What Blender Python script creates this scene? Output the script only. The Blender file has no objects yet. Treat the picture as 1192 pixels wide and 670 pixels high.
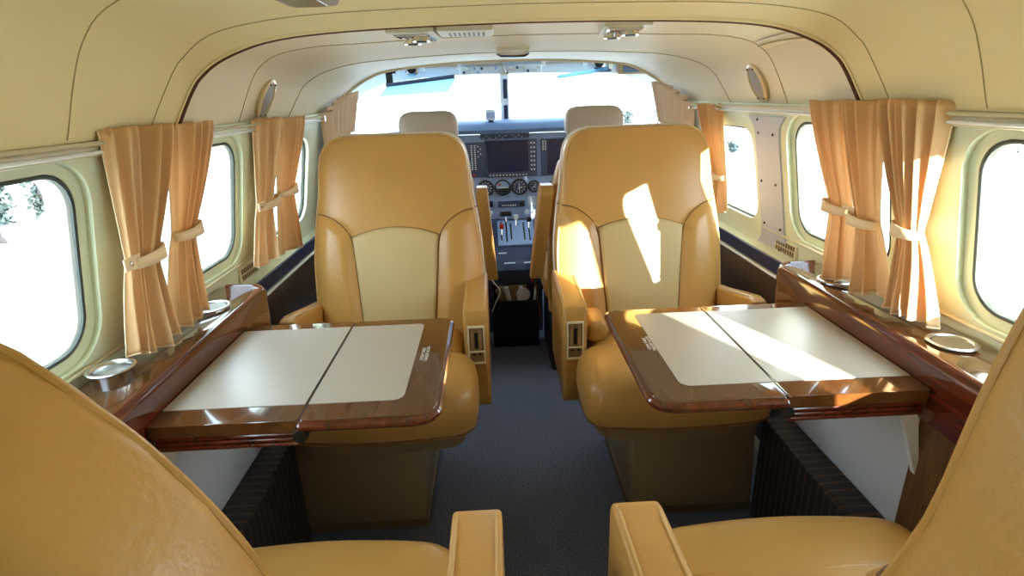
import bpy, bmesh, math, random
from mathutils import Vector, Matrix
random.seed(7)
sc = bpy.context.scene
COL = sc.collection
R = math.radians

# ---------------------------------------------------------------- camera
cam_d = bpy.data.cameras.new('camera')
cam = bpy.data.objects.new('camera', cam_d); COL.objects.link(cam)
cam_d.sensor_fit = 'HORIZONTAL'; cam_d.sensor_width = 36.0
cam_d.lens = 640.0/1192*36.0
cam_d.clip_start = 0.02; cam_d.clip_end = 500
def cam_matrix(loc, pitch, yaw, roll):
    cy, sy = math.cos(yaw), math.sin(yaw)
    r0 = Vector((cy, -sy, 0)); f0 = Vector((sy, cy, 0)); u0 = Vector((0, 0, 1))
    fw = f0*math.cos(pitch) - u0*math.sin(pitch)
    up = f0*math.sin(pitch) + u0*math.cos(pitch)
    c, s = math.cos(roll), math.sin(roll)
    Rt = r0*c + up*s; Up = -r0*s + up*c
    m = Matrix((Rt, Up, -fw)).transposed().to_4x4()
    m.translation = loc
    return m
cam.matrix_world = cam_matrix(Vector((-.066, 0, 1.05)), R(19.4), R(1.62), R(-1.91))
sc.camera = cam

# ---------------------------------------------------------------- world, sun, exposure
sc.view_settings.view_transform = 'Standard'
sc.view_settings.look = 'None'
sc.view_settings.gamma = 1.0
sc.view_settings.use_curve_mapping = False
sc.view_settings.exposure = 2.75
w = bpy.data.worlds.new('world'); sc.world = w; w.use_nodes = True
nt = w.node_tree; nt.nodes.clear()
wo = nt.nodes.new('ShaderNodeOutputWorld'); wb = nt.nodes.new('ShaderNodeBackground')
tc = nt.nodes.new('ShaderNodeTexCoord'); sp = nt.nodes.new('ShaderNodeSeparateXYZ')
rp = nt.nodes.new('ShaderNodeValToRGB')
rp.color_ramp.elements[0].position = 0.0; rp.color_ramp.elements[0].color = (.88, .95, 1.0, 1)
rp.color_ramp.elements[1].position = 0.5; rp.color_ramp.elements[1].color = (.62, .82, 1.0, 1)
nt.links.new(tc.outputs['Generated'], sp.inputs[0]); nt.links.new(sp.outputs['Z'], rp.inputs[0])
nt.links.new(rp.outputs[0], wb.inputs[0]); wb.inputs[1].default_value = 1.7
nt.links.new(wb.outputs[0], wo.inputs[0])
sun_d = bpy.data.lights.new('sun', 'SUN'); sun_d.energy = 7.0; sun_d.angle = R(0.6); sun_d.color = (1, .95, .84)
sun = bpy.data.objects.new('sun', sun_d); COL.objects.link(sun)
SUNV = Vector((1, -2.4, .47)).normalized()
sun.rotation_euler = SUNV.to_track_quat('Z', 'Y').to_euler()

# ---------------------------------------------------------------- materials
def lin(c):
    c = c/255.0
    return c/12.92 if c <= .04045 else ((c+.055)/1.055)**2.4
def rgb(r, g, b): return (lin(r), lin(g), lin(b), 1)
def mat(name, col, rough=.5, metal=0, bump=0, bscale=200, coat=0, vary=0, vscale=8, spec=.5, col2=None):
    m = bpy.data.materials.new(name); m.use_nodes = True
    n = m.node_tree; p = n.nodes['Principled BSDF']
    p.inputs['Base Color'].default_value = col
    p.inputs['Roughness'].default_value = rough
    p.inputs['Metallic'].default_value = metal
    p.inputs['Coat Weight'].default_value = coat
    p.inputs['Coat Roughness'].default_value = .04
    p.inputs['Specular IOR Level'].default_value = spec
    t = n.nodes.new('ShaderNodeTexCoord')
    if vary or col2:
        nz = n.nodes.new('ShaderNodeTexNoise'); nz.inputs['Scale'].default_value = vscale
        nz.inputs['Detail'].default_value = 5
        n.links.new(t.outputs['Object'], nz.inputs['Vector'])
        r = n.nodes.new('ShaderNodeValToRGB')
        c2 = col2 or tuple(list(x*(1-vary) for x in col[:3])+[1])
        r.color_ramp.elements[0].position = .35; r.color_ramp.elements[1].position = .65
        r.color_ramp.elements[0].color = c2; r.color_ramp.elements[1].color = col
        n.links.new(nz.outputs['Fac'], r.inputs[0]); n.links.new(r.outputs[0], p.inputs['Base Color'])
    if bump:
        nb = n.nodes.new('ShaderNodeTexNoise'); nb.inputs['Scale'].default_value = bscale; nb.inputs['Detail'].default_value = 3
        n.links.new(t.outputs['Object'], nb.inputs['Vector'])
        b = n.nodes.new('ShaderNodeBump'); b.inputs['Strength'].default_value = bump; b.inputs['Distance'].default_value = .002
        n.links.new(nb.outputs['Fac'], b.inputs['Height']); n.links.new(b.outputs[0], p.inputs['Normal'])
    return m
LEATHER = mat('tan_leather', rgb(198, 148, 78), .33, bump=.25, bscale=260, vary=.10, vscale=6)
LEATHER2 = mat('perforated_leather', rgb(202, 176, 122), .45)
def perforate(m):
    n = m.node_tree; p = n.nodes['Principled BSDF']
    t = n.nodes.new('ShaderNodeTexCoord'); v = n.nodes.new('ShaderNodeTexVoronoi'); v.inputs['Scale'].default_value = 210
    v.inputs['Randomness'].default_value = 0
    v.voronoi_dimensions = '2D'; sx = n.nodes.new('ShaderNodeSeparateXYZ'); cx = n.nodes.new('ShaderNodeCombineXYZ')
    n.links.new(t.outputs['Object'], sx.inputs[0]); n.links.new(sx.outputs['X'], cx.inputs['X']); n.links.new(sx.outputs['Z'], cx.inputs['Y'])
    n.links.new(cx.outputs[0], v.inputs['Vector'])
    r = n.nodes.new('ShaderNodeValToRGB'); r.color_ramp.elements[0].position = .12; r.color_ramp.elements[1].position = .25
    r.color_ramp.elements[0].color = rgb(168, 138, 88); r.color_ramp.elements[1].color = rgb(202, 176, 122)
    n.links.new(v.outputs['Distance'], r.inputs[0]); n.links.new(r.outputs[0], p.inputs['Base Color'])
perforate(LEATHER2)
SEAM = mat('seam_thread', rgb(120, 78, 36), .6)
SHELLP = mat('pale_shell_edge', rgb(222, 212, 200), .35)
PIPING = mat('seat_piping', rgb(205, 165, 105), .4)
PLAST_T = mat('beige_moulding', rgb(146, 120, 84), .45)
PLAST_D = mat('dark_moulding', rgb(110, 90, 58), .5)
CEIL = mat('cream_headliner', rgb(238, 218, 164), .55, bump=.12, bscale=500)
CEIL2 = mat('pale_headliner', rgb(236, 222, 190), .5, bump=.12, bscale=500)
WALL = mat('pale_green_wall', rgb(220, 226, 196), .45, bump=.05, bscale=300)
IVORY = mat('ivory_trim', rgb(238, 224, 190), .3)
SEAMC = mat('headliner_seam', rgb(176, 154, 100), .7)
GAPC = mat('rubber_gap_seal', rgb(92, 50, 22), .7)
CARPET = mat('navy_carpet', rgb(138, 142, 162), .95, bump=1.0, bscale=1200, col2=rgb(80, 84, 106), vscale=260)
CURT = mat('peach_curtain', rgb(246, 202, 148), .8, bump=.15, bscale=900)
def translucent(m, amt=.25, col=None):
    n = m.node_tree; p = n.nodes['Principled BSDF']; o = n.nodes['Material Output']
    tr = n.nodes.new('ShaderNodeBsdfTranslucent'); tr.inputs[0].default_value = col or p.inputs['Base Color'].default_value
    mx = n.nodes.new('ShaderNodeMixShader'); mx.inputs[0].default_value = amt
    n.links.new(p.outputs[0], mx.inputs[1]); n.links.new(tr.outputs[0], mx.inputs[2]); n.links.new(mx.outputs[0], o.inputs[0])
translucent(CURT, .22, rgb(246, 222, 184))
BAND = mat('curtain_tieback', rgb(246, 218, 178), .8)
WHITE = mat('white_plastic', rgb(236, 236, 232), .4)
PANELW = mat('grey_side_panel', rgb(206, 206, 210), .5)
STEEL = mat('brushed_metal', rgb(205, 205, 205), .22, metal=1)
CHROME = mat('chrome', rgb(230, 230, 232), .08, metal=1)
SILLM = mat('beige_sill_panel', rgb(205, 195, 160), .4)
BLUEG = mat('grey_door_frame', rgb(186, 190, 200), .4)
NAVY = mat('navy_strip', rgb(40, 44, 78), .35)
DARK = mat('dark_grey_panel', rgb(30, 28, 30), .7)  # plain dark grey of the nose bulkhead, pilot seat bases and gauge ground half
BLACK = mat('black_plastic', rgb(14, 14, 16), .45)
RUBBER = mat('window_seal', rgb(60, 66, 58), .6)
INSERT = mat('table_insert', rgb(184, 174, 160), .35, bump=.05, bscale=600)
PANEL = mat('instrument_grey', rgb(158, 178, 218), .5)
PANEL2 = mat('instrument_dark', rgb(66, 74, 104), .4)
SCREEN = mat('display_glass', rgb(20, 30, 70), .1, coat=.6)
SHROUD = mat('glareshield', rgb(100, 122, 158), .7)
HEADG = mat('grey_headrest', rgb(190, 178, 164), .5)
SHIELD = mat('light_blue_frame', rgb(236, 243, 248), .4)
RED = mat('red_mark', rgb(210, 40, 40), .5)
GREYM = mat('speaker_mesh', rgb(150, 142, 130), .5, bump=.6, bscale=900)
BRONZE = mat('warm_metal', rgb(200, 176, 140), .3, metal=.8)
PAPER = mat('paper', rgb(225, 228, 235), .7)
CARDB = mat('cardboard', rgb(140, 118, 92), .8)
SMOKE = mat('tinted_visor', rgb(120, 190, 225), .2)
SKIN = mat('painted_metal', rgb(235, 236, 238), .35)
def wood(name, c1, c2, scale=3, rot=(0, 0, 0), rough=.12, stretch=(1, .12, 1)):
    m = mat(name, c1, rough, coat=.8); n = m.node_tree; p = n.nodes['Principled BSDF']
    t = n.nodes.new('ShaderNodeTexCoord'); mp = n.nodes.new('ShaderNodeMapping')
    mp.inputs['Scale'].default_value = stretch; mp.inputs['Rotation'].default_value = rot
    nz = n.nodes.new('ShaderNodeTexNoise'); nz.inputs['Scale'].default_value = scale; nz.inputs['Detail'].default_value = 8
    nz.inputs['Distortion'].default_value = 1.5
    r = n.nodes.new('ShaderNodeValToRGB'); r.color_ramp.elements[0].position = .3; r.color_ramp.elements[1].position = .7
    r.color_ramp.elements[0].color = c1; r.color_ramp.elements[1].color = c2
    n.links.new(t.outputs['Object'], mp.inputs[0]); n.links.new(mp.outputs[0], nz.inputs['Vector'])
    n.links.new(nz.outputs['Fac'], r.inputs[0]); n.links.new(r.outputs[0], p.inputs['Base Color'])
    return m
MAHOG = wood('mahogany', rgb(66, 24, 12), rgb(104, 40, 20), 40, stretch=(1, .1, 1))
WALNUT = wood('walnut_border', rgb(76, 43, 18), rgb(98, 58, 26), 26, stretch=(1, .2, 1))
DVENEER = wood('dark_veneer', rgb(52, 38, 30), rgb(84, 62, 44), 60, rough=.4, stretch=(1, 1, .06))
VENEERP = wood('post_veneer', rgb(84, 52, 26), rgb(128, 86, 46), 60, rough=.35, stretch=(1, 1, .08))
def glass_mat():
    m = bpy.data.materials.new('clear_pane'); m.use_nodes = True; n = m.node_tree; n.nodes.clear()
    o = n.nodes.new('ShaderNodeOutputMaterial'); tr = n.nodes.new('ShaderNodeBsdfTransparent'); gl = n.nodes.new('ShaderNodeBsdfGlossy')
    tr.inputs[0].default_value = (.96, .98, .98, 1); gl.inputs['Roughness'].default_value = .02
    mx = n.nodes.new('ShaderNodeMixShader')
    mx.inputs[0].default_value = .05
    n.links.new(tr.outputs[0], mx.inputs[1]); n.links.new(gl.outputs[0], mx.inputs[2]); n.links.new(mx.outputs[0], o.inputs[0])
    return m
GLASS = glass_mat()
def stripes_mat():
    m = mat('ribbed_duct', rgb(40, 32, 27), .6); n = m.node_tree; p = n.nodes['Principled BSDF']
    t = n.nodes.new('ShaderNodeTexCoord'); wv = n.nodes.new('ShaderNodeTexWave'); wv.bands_direction = 'Y'; wv.inputs['Scale'].default_value = 14
    wv.inputs['Distortion'].default_value = .4
    r = n.nodes.new('ShaderNodeValToRGB'); r.color_ramp.elements[0].position = .86; r.color_ramp.elements[1].position = .97
    r.color_ramp.elements[0].color = rgb(38, 31, 27); r.color_ramp.elements[1].color = rgb(92, 66, 42)
    n.links.new(t.outputs['Object'], wv.inputs['Vector']); n.links.new(wv.outputs['Fac'], r.inputs[0]); n.links.new(r.outputs[0], p.inputs['Base Color'])
    return m
DUCT = stripes_mat()

# ---------------------------------------------------------------- helpers
def obj(name, bm, m, parent=None, smooth=False, angle=35):
    bmesh.ops.recalc_face_normals(bm, faces=bm.faces)
    me = bpy.data.meshes.new(name); bm.to_mesh(me); bm.free()
    me.materials.append(m)
    if smooth:
        me.shade_smooth()
        try: me.set_sharp_from_angle(angle=R(angle))
        except Exception: pass
    o = bpy.data.objects.new(name, me); COL.objects.link(o)
    if parent is not None:
        o.parent = parent
        if parent.get('_w'): o.location = -parent.location
    return o
def thing(name, label, cat, loc=(0, 0, 0), rotz=0, group=None, world=True):
    o = bpy.data.objects.new(name, None); COL.objects.link(o)
    o.location = loc; o.rotation_euler = (0, 0, rotz); o.empty_display_size = .05
    o['label'] = label; o['category'] = cat
    if group: o['group'] = group
    if world: o['_w'] = 1
    return o
def tag(o, label, cat, group=None):
    o['label'] = label; o['category'] = cat
    if group: o['group'] = group
    return o
def struct(o): o['kind'] = 'structure'; return o
def box(bm, c, s, rot=None, bev=0, seg=2):
    r = bmesh.ops.create_cube(bm, size=1)
    vs = r['verts']
    for v in vs: v.co = Vector((v.co.x*s[0], v.co.y*s[1], v.co.z*s[2]))
    if bev:
        es = list({e for v in vs for e in v.link_edges})
        rb = bmesh.ops.bevel(bm, geom=es, offset=bev, segments=seg, profile=.5, affect='EDGES')
        vs = list({v for f in rb['faces'] for v in f.verts} | {v for v in vs if v.is_valid})
        # include all verts connected
        seen = set(vs); st = list(vs)
        while st:
            v = st.pop()
            for e in v.link_edges:
                o2 = e.other_vert(v)
                if o2 not in seen: seen.add(o2); st.append(o2)
        vs = list(seen)
    M = Matrix.Translation(Vector(c))
    if rot is not None: M = M @ rot
    for v in vs: v.co = M @ v.co
    return vs
def bx(x0, x1, y0, y1, z0, z1, bev=0, seg=2, bm=None):
    bm = bm or bmesh.new()
    box(bm, ((x0+x1)/2, (y0+y1)/2, (z0+z1)/2), (abs(x1-x0), abs(y1-y0), abs(z1-z0)), bev=bev, seg=seg)
    return bm
def prism(pts, lo, hi, axis='z', bm=None):
    bm = bm or bmesh.new()
    def P(a, b, h):
        return {'z': (a, b, h), 'y': (a, h, b), 'x': (h, a, b)}[axis]
    A = [bm.verts.new(P(a, b, lo)) for a, b in pts]; B = [bm.verts.new(P(a, b, hi)) for a, b in pts]
    n = len(pts)
    bm.faces.new(A[::-1]); bm.faces.new(B)
    for i in range(n): bm.faces.new((A[i], A[(i+1) % n], B[(i+1) % n], B[i]))
    return bm
def rrect(x0, x1, y0, y1, r, n=6):
    if not isinstance(r, (list, tuple)): r = [r]*4   # corners: (x1,y1) (x0,y1) (x0,y0) (x1,y0)
    out = []
    for (cx, cy, a0, rr) in ((x1-r[0], y1-r[0], 0, r[0]), (x0+r[1], y1-r[1], 90, r[1]), (x0+r[2], y0+r[2], 180, r[2]), (x1-r[3], y0+r[3], 270, r[3])):
        if rr <= 0: out.append((cx, cy)); continue
        for k in range(n+1):
            a = R(a0+90*k/n); out.append((cx+rr*math.cos(a), cy+rr*math.sin(a)))
    return out
def tube(pts, r, bm=None, n=8, closed=False):
    bm = bm or bmesh.new(); pts = [Vector(p) for p in pts]; rings = []; N = len(pts)
    prev = None
    for i, p in enumerate(pts):
        if closed: d = pts[(i+1) % N]-pts[i-1]
        else: d = pts[min(i+1, N-1)]-pts[max(i-1, 0)]
        d.normalize()
        a = prev if prev is not None else (Vector((0, 0, 1)) if abs(d.z) < .9 else Vector((1, 0, 0)))
        a = (a - d*a.dot(d)).normalized(); b = d.cross(a); prev = a
        rr = r[i] if isinstance(r, (list, tuple)) else r
        rings.append([bm.verts.new(p+a*rr*math.cos(2*math.pi*k/n)+b*rr*math.sin(2*math.pi*k/n)) for k in range(n)])
    for i in range(N if closed else N-1):
        A, B = rings[i], rings[(i+1) % N]
        for k in range(n): bm.faces.new((A[k], A[(k+1) % n], B[(k+1) % n], B[k]))
    if not closed: bm.faces.new(rings[0][::-1]); bm.faces.new(rings[-1])
    return bm
def lathe(prof, c, n=28, bm=None, axis='z', cap=True):
    bm = bm or bmesh.new(); c = Vector(c); rings = []
    for r, h in prof:
        ring = []
        for k in range(n):
            a = 2*math.pi*k/n; x, y = r*math.cos(a), r*math.sin(a)
            ring.append(bm.verts.new(c+Vector({'z': (x, y, h), 'y': (x, h, y), 'x': (h, x, y)}[axis])))
        rings.append(ring)
    for A, B in zip(rings, rings[1:]):
        for k in range(n): bm.faces.new((A[k], A[(k+1) % n], B[(k+1) % n], B[k]))
    if cap: bm.faces.new(rings[0][::-1]); bm.faces.new(rings[-1])
    return bm
def loft(rows, bm=None, closed=False, caps=False):
    bm = bm or bmesh.new(); vr = [[bm.verts.new(p) for p in r] for r in rows]; n = len(vr[0])
    for A, B in zip(vr, vr[1:]):
        for k in range(n if closed else n-1): bm.faces.new((A[k], A[(k+1) % n], B[(k+1) % n], B[k]))
    if caps: bm.faces.new(vr[0][::-1]); bm.faces.new(vr[-1])
    return bm
def spline(pts, n=8):
    out = []; P = [Vector(p) for p in pts]
    for i in range(len(P)-1):
        p0 = P[max(i-1, 0)]; p1 = P[i]; p2 = P[i+1]; p3 = P[min(i+2, len(P)-1)]
        for k in range(n):
            t = k/n
            out.append(.5*((2*p1)+(-p0+p2)*t+(2*p0-5*p1+4*p2-p3)*t*t+(-p0+3*p1-3*p2+p3)*t**3))
    out.append(P[-1]); return out
def interp(x, tab):
    if x <= tab[0][0]: return tab[0][1]
    for (a, b), (c, d) in zip(tab, tab[1:]):
        if x <= c: return b+(d-b)*(x-a)/(c-a)
    return tab[-1][1]
def sm(t): t = max(0, min(1, t)); return t*t*(3-2*t)
def solidify(o, t, off=-1):
    m = o.modifiers.new('thickness', 'SOLIDIFY'); m.thickness = t; m.offset = off; return o
def boolean_cut(o, cutters):
    bmc = bmesh.new()
    for c in cutters:
        tmp = bpy.data.meshes.new('tmp'); c.to_mesh(tmp); bmc.from_mesh(tmp); c.free(); bpy.data.meshes.remove(tmp)
    bmesh.ops.recalc_face_normals(bmc, faces=bmc.faces)
    me = bpy.data.meshes.new('cut'); bmc.to_mesh(me); bmc.free()
    co = bpy.data.objects.new('cut', me); COL.objects.link(co)
    md = o.modifiers.new('b', 'BOOLEAN'); md.operation = 'DIFFERENCE'; md.object = co; md.solver = 'EXACT'
    bpy.context.view_layer.update()
    dg = bpy.context.evaluated_depsgraph_get()
    nm = bpy.data.meshes.new_from_object(o.evaluated_get(dg))
    o.modifiers.clear(); o.data = nm
    bpy.data.objects.remove(co); bpy.data.meshes.remove(me)

# ================================================================ CABIN SHELL
def xw(z): return .66+(.96-z)*.19          # inner face of the upper side wall
Y0, Y1 = -1.35, 2.27                       # cabin ends
o = struct(obj('floor', bx(-.78, .78, Y0, 3.6, -.04, 0), CARPET))

WIN = [('window_1', .655), ('window_2', 1.193), ('window_3', .12), ('window_4', -.42)]   # centres along the cabin
HW, ZB, ZT = .1725, .692, .968
SMALLW = (1.57, 1.90, .672, .94)
def wall(s, name):
    inner = [(.705, -.04), (.705, .60), (xw(.60), .605), (xw(.96), .96), (.655, 1.006)]
    outer = [(.70, 1.006), (.77, .75), (.80, .5), (.80, -.04)]
    pts = [(s*a, b) for a, b in inner+outer]
    o = obj(name, prism(pts, Y0, Y1, 'y'), WALL)
    cuts = []; holes = []
    for _, yc in WIN:
        rr = rrect(yc-HW, yc+HW, ZB, ZT, .055, 8)
        holes.append(prism(rr, s*.5, s*1.0, 'x'))
        rr = rrect(yc-HW-.018, yc+HW+.018, ZB-.018, ZT+.014, .066, 8)   # shallow recess around the opening
        bmr = bmesh.new(); A = [bmr.verts.new((s*(xw(b)-.03), a, b)) for a, b in rr]; B = [bmr.verts.new((s*(xw(b)+.012), a, b)) for a, b in rr]
        n = len(rr); bmr.faces.new(A); bmr.faces.new(B[::-1])
        for i in range(n): bmr.faces.new((A[i], B[i], B[(i+1) % n], A[(i+1) % n]))
        cuts.append(bmr)
    y0, y1, z0, z1 = SMALLW
    cuts.append(prism(rrect(y0, y1, z0, z1, .06, 8), s*.5, s*1.0, 'x'))
    for c_ in cuts+holes: boolean_cut(o, [c_])
    o.data.materials.clear(); o.data.materials.append(WALL)
    return struct(o)
wall(-1, 'wall_left'); wall(1, 'wall_right')

def window(s, idx, yc, hw, zb, zt, r=.055):
    t = obj('window_%d' % idx, tube([(s*(xw(b)+.014), a, b) for a, b in rrect(yc-hw+.003, yc+hw-.003, zb+.003, zt-.003, r, 8)], .0035, closed=True, n=6), RUBBER, smooth=True)
    struct(t)
    # frame lining behind the opening and the pane in it
    rr1 = rrect(yc-hw-.001, yc+hw+.001, zb-.001, zt+.001, r, 8); rr2 = rrect(yc-hw+.007, yc+hw-.007, zb+.007, zt-.007, r-.006, 8)
    f = bmesh.new(); n = len(rr1)
    ring = lambda rr, d: [f.verts.new((s*(xw(b)+d), a, b)) for a, b in rr]
    a1, a2, b2, b1 = ring(rr1, .016), ring(rr2, .021), ring(rr2, .028), ring(rr1, .028)
    for P, Q in ((a1, a2), (a2, b2), (b2, b1), (b1, a1)):
        for i in range(n): f.faces.new((P[i], P[(i+1) % n], Q[(i+1) % n], Q[i]))
    obj('window_frame', f, WHITE, t, smooth=True)
    g = bmesh.new(); rr = rrect(yc-hw+.002, yc+hw-.002, zb+.002, zt-.002, r, 8)
    A = [g.verts.new((s*(xw(b)+.023), a, b)) for a, b in rr]; B = [g.verts.new((s*(xw(b)+.026), a, b)) for a, b in rr]
    g.faces.new(A); g.faces.new(B[::-1])
    for i in range(len(rr)): g.faces.new((A[i], B[i], B[(i+1) % len(rr)], A[(i+1) % len(rr)]))
    obj('pane', g, GLASS, t)
    # daylight portal at the opening helps sampling of the sky
    d = bpy.data.lights.new('portal', 'AREA'); d.shape = 'RECTANGLE'; d.size = 2*hw; d.size_y = zt-zb
    d.cycles.is_portal = True
    p = bpy.data.objects.new('window_portal', d); COL.objects.link(p)
    p.location = (s*.79, yc, (zt+zb)/2)
    p.rotation_euler = Vector((s, 0, 0)).to_track_quat('Z', 'Y').to_euler()
k = 1
for s in (-1, 1):
    for _, yc in WIN: window(s, k, yc, HW, ZB, ZT); k += 1
    y0, y1, z0, z1 = SMALLW
    window(s, k, (y0+y1)/2, (y1-y0)/2, z0, z1, .06); k += 1

# ---- ceiling: loft of half profiles mirrored
PA = [(.70, 1.0), (.648, 1.005), (.640, 1.022), (.617, 1.08), (.591, 1.13), (.550, 1.170), (.47, 1.198), (.35, 1.214), (.18, 1.222), (0, 1.224)]
PB = [(.70, 1.0), (.660, 1.005), (.653, 1.022), (.601, 1.10), (.575, 1.127), (.530, 1.157), (.46, 1.174), (.35, 1.185), (.18, 1.190), (0, 1.192)]
PC = [(.70, 1.0), (.655, 1.005), (.645, 1.022), (.611, 1.075), (.585, 1.103), (.540, 1.130), (.46, 1.155), (.35, 1.167), (.18, 1.173), (0, 1.175)]
PD = [(.70, 1.0), (.672, 1.000), (.662, 1.020), (.626, 1.090), (.595, 1.130), (.545, 1.155), (.46, 1.168), (.35, 1.172), (.18, 1.178), (0, 1.180)]
PE = [(.70, 1.0), (.668, 1.000), (.658, 1.010), (.625, 1.060), (.600, 1.092), (.550, 1.122), (.46, 1.145), (.35, 1.155), (.18, 1.163), (0, 1.166)]
PF = [(.72, .99), (.690, 1.000), (.672, 1.018), (.640, 1.050), (.592, 1.090), (.530, 1.125), (.46, 1.149), (.33, 1.163), (.18, 1.172), (0, 1.175)]
def mixp(P, Q, t): return [(a+(c-a)*t, b+(d-b)*t) for (a, b), (c, d) in zip(P, Q)]
def smooth_prof(P, m=4):
    q = spline([(a, b, 0) for a, b in P[1:]], m); q = [(P[0][0], P[0][1])]+[(v.x, v.y) for v in q]; return q
def row(P, y, grow=0):
    q = smooth_prof(P); left = [(-a-grow*.6, y, b+grow) for a, b in q]; right = [(a+grow*.6, y, b+grow) for a, b in q[::-1][1:]]
    return left+right
def shell(name, rows, t, m):
    inner = [row(P, y) for P, y in rows]; outer = [row(P, y, t) for P, y in rows]
    bm = bmesh.new()
    vi = [[bm.verts.new(p) for p in r] for r in inner]; vo = [[bm.verts.new(p) for p in r] for r in outer]; n = len(vi[0])
    for G in (vi, vo):
        for A, B in zip(G, G[1:]):
            for k in range(n-1): bm.faces.new((A[k], A[k+1], B[k+1], B[k]))
    for A, B in ((vi[0], vo[0]), (vi[-1], vo[-1])):
        for k in range(n-1): bm.faces.new((A[k], A[k+1], B[k+1], B[k]))
    for e in (0, -1):
        for i in range(len(vi)-1): bm.faces.new((vi[i][e], vi[i+1][e], vo[i+1][e], vo[i][e]))
    return struct(obj(name, bm, m, smooth=True, angle=50))
shell('ceiling', [(PA, Y0), (PA, -.6), (PA, 0), (PA, .5), (PA, .80), (mixp(PA, PB, .55), .92), (PB, 1.02), (mixp(PB, PC, .8), 1.07), (PC, 1.085), (PC, 1.092)], .05, CEIL)
shell('ceiling', [(PD, 1.100), (PD, 1.25), (PD, 1.40), (mixp(PD, PE, .6), 1.55), (PE, 1.72), (mixp(PE, PF, .5), 2.0), (PF, 2.2), (PF, 2.27)], .05, CEIL2)
def trim_arc(name, P, y, r, m, grow=-.0005, cut=1, y2=None):
    q = row(P, y, grow)[cut:-cut]
    o = obj(name, tube(q, r, n=6), m, smooth=True); return struct(o)
trim_arc('trim_1', PA, .80, .0010, SEAMC, -.0003, 3)
trim_arc('trim_2', PB, 1.02, .0010, SEAMC, -.0003, 3)
trim_arc('trim_3', PC, 1.094, .0042, GAPC, -.0012, 3)
trim_arc('trim_4', PC, 1.084, .0032, CEIL, -.0006, 3)
trim_arc('trim_5', PD, 1.40, .0013, SEAMC, -.0002, 3)
trim_arc('trim_6', PE, 1.72, .0013, SEAMC, -.0002, 3)
trim_arc('trim_7', PF, 2.272, .006, CEIL2, -.002, 2)
# back wall
bm = bmesh.new(); box(bm, (0, Y0-.03, .6), (1.7, .05, 1.4)); struct(obj('wall_back', bm, WALL))

# window-band belt between wall and headliner, seen along both sides
for s, nm in ((-1, 'trim_8'), (1, 'trim_9')):
    struct(obj(nm, bx(s*.648, s*.700, Y0+.01, 2.2, .982, .998, bev=.003), SILLM if s < 0 else SILLM))
# fwd pillar frame of the emergency door on the right (grey, screwed on) and its slimmer twin at left
bm = bmesh.new()
n = 14
rows_a, rows_b = [], []
for i in range(n+1):
    z = .612+(.975-.612)*i/n; x = xw(z)-.004
    e = abs(i/n-.5)*2
    flare = .035*max(0, (e-.75)/.25)**2
    rows_a.append([(x, 1.415-flare, z), (x, 1.545+flare, z)])
q = [[bm.verts.new(p) for p in r] for r in rows_a]
q2 = [[bm.verts.new((p[0]+.01, p[1], p[2])) for p in r] for r in rows_a]
for A, B in zip(q, q[1:]): bm.faces.new((A[0], A[1], B[1], B[0]))
for A, B, C, D in zip(q, q[1:], q2, q2[1:]):
    bm.faces.new((A[0], B[0], D[0], C[0])); bm.faces.new((A[1], B[1], D[1], C[1]))
pil = struct(obj('trim_10', bm, BLUEG))
for yy, zz in ((1.44, .93), (1.52, .93), (1.44, .80), (1.52, .80), (1.43, .68), (1.52, .68), (1.44, .62), (1.52, .965)):
    obj('screw', lathe([(.0035, -.002), (.0035, 0), (.001, .001)], (xw(zz)-.006, yy, zz), n=10, axis='x'), BLACK, pil)
# lower side wall beyond the consoles: beige sill, navy strip, white bead, dark veneer
for s, a, b, c in ((-1, 'trim_11', 'trim_12', 'trim_13'), (1, 'trim_14', 'trim_15', 'trim_16')):
    struct(obj(a, bx(s*.697, s*.704, 1.1, 2.2, .562, .60, bev=.002), NAVY))
    struct(obj(b, tube([(s*.695, 1.1, .555), (s*.695, 2.2, .555)], .004), WHITE, smooth=True))
    struct(obj(c, bx(s*.699, s*.7045, 1.1, 2.2, .05, .55), DVENEER))
    struct(obj('baseboard_'+('left' if s < 0 else 'right'), bx(s*.562, s*.63, .35, 1.13, .0, .295, bev=.006), DUCT))
    struct(obj('trim_17' if s < 0 else 'trim_18', bx(s*.63, s*.70, .76, 1.16, .10, .565), PANELW))
    struct(obj('trim_19' if s < 0 else 'trim_20', bx(s*.622, s*.70, .68, .758, .02, .60), VENEERP))
    struct(obj('trim_21' if s < 0 else 'trim_22', tube([(s*(xw(.664)-.001), -1.2, .664), (s*(xw(.664)-.001), 1.55, .664)], .004), SILLM, smooth=True))

# ================================================================ COCKPIT SHELL
for s, nm in ((-1, 'wall_left'), (1, 'wall_right')):
    bm = bx(s*.80, s*.84, 2.27, 3.6, -.04, .85); bx(s*.80, s*.83, 2.27, 2.40, .85, 1.05, bm=bm); bx(s*.79, s*.83, 2.82, 2.93, .85, 1.10, bm=bm)
    struct(obj(nm, bm, WALL))
    struct(obj('trim_23' if s < 0 else 'trim_24', bx(s*.705, s*.84, 2.24, 2.275, -.04, 1.0), BLUEG))
    g = bx(s*.815, s*.819, 2.40, 2.83, .85, 1.05); struct(obj('window_11' if s < 0 else 'window_12', g, GLASS))
PG = [(.84, 1.02), (.80, 1.045), (.76, 1.09), (.70, 1.14), (.62, 1.178), (.55, 1.195), (.46, 1.205), (.33, 1.212), (.18, 1.215), (0, 1.216)]
shell('ceiling', [(PG, 2.285), (PG, 2.6), (PG, 2.90)], .03, SHIELD)
struct(obj('trim_25', loft([row(PF, 2.276, .004), row(PG, 2.285, 0)]), CEIL2))
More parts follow.
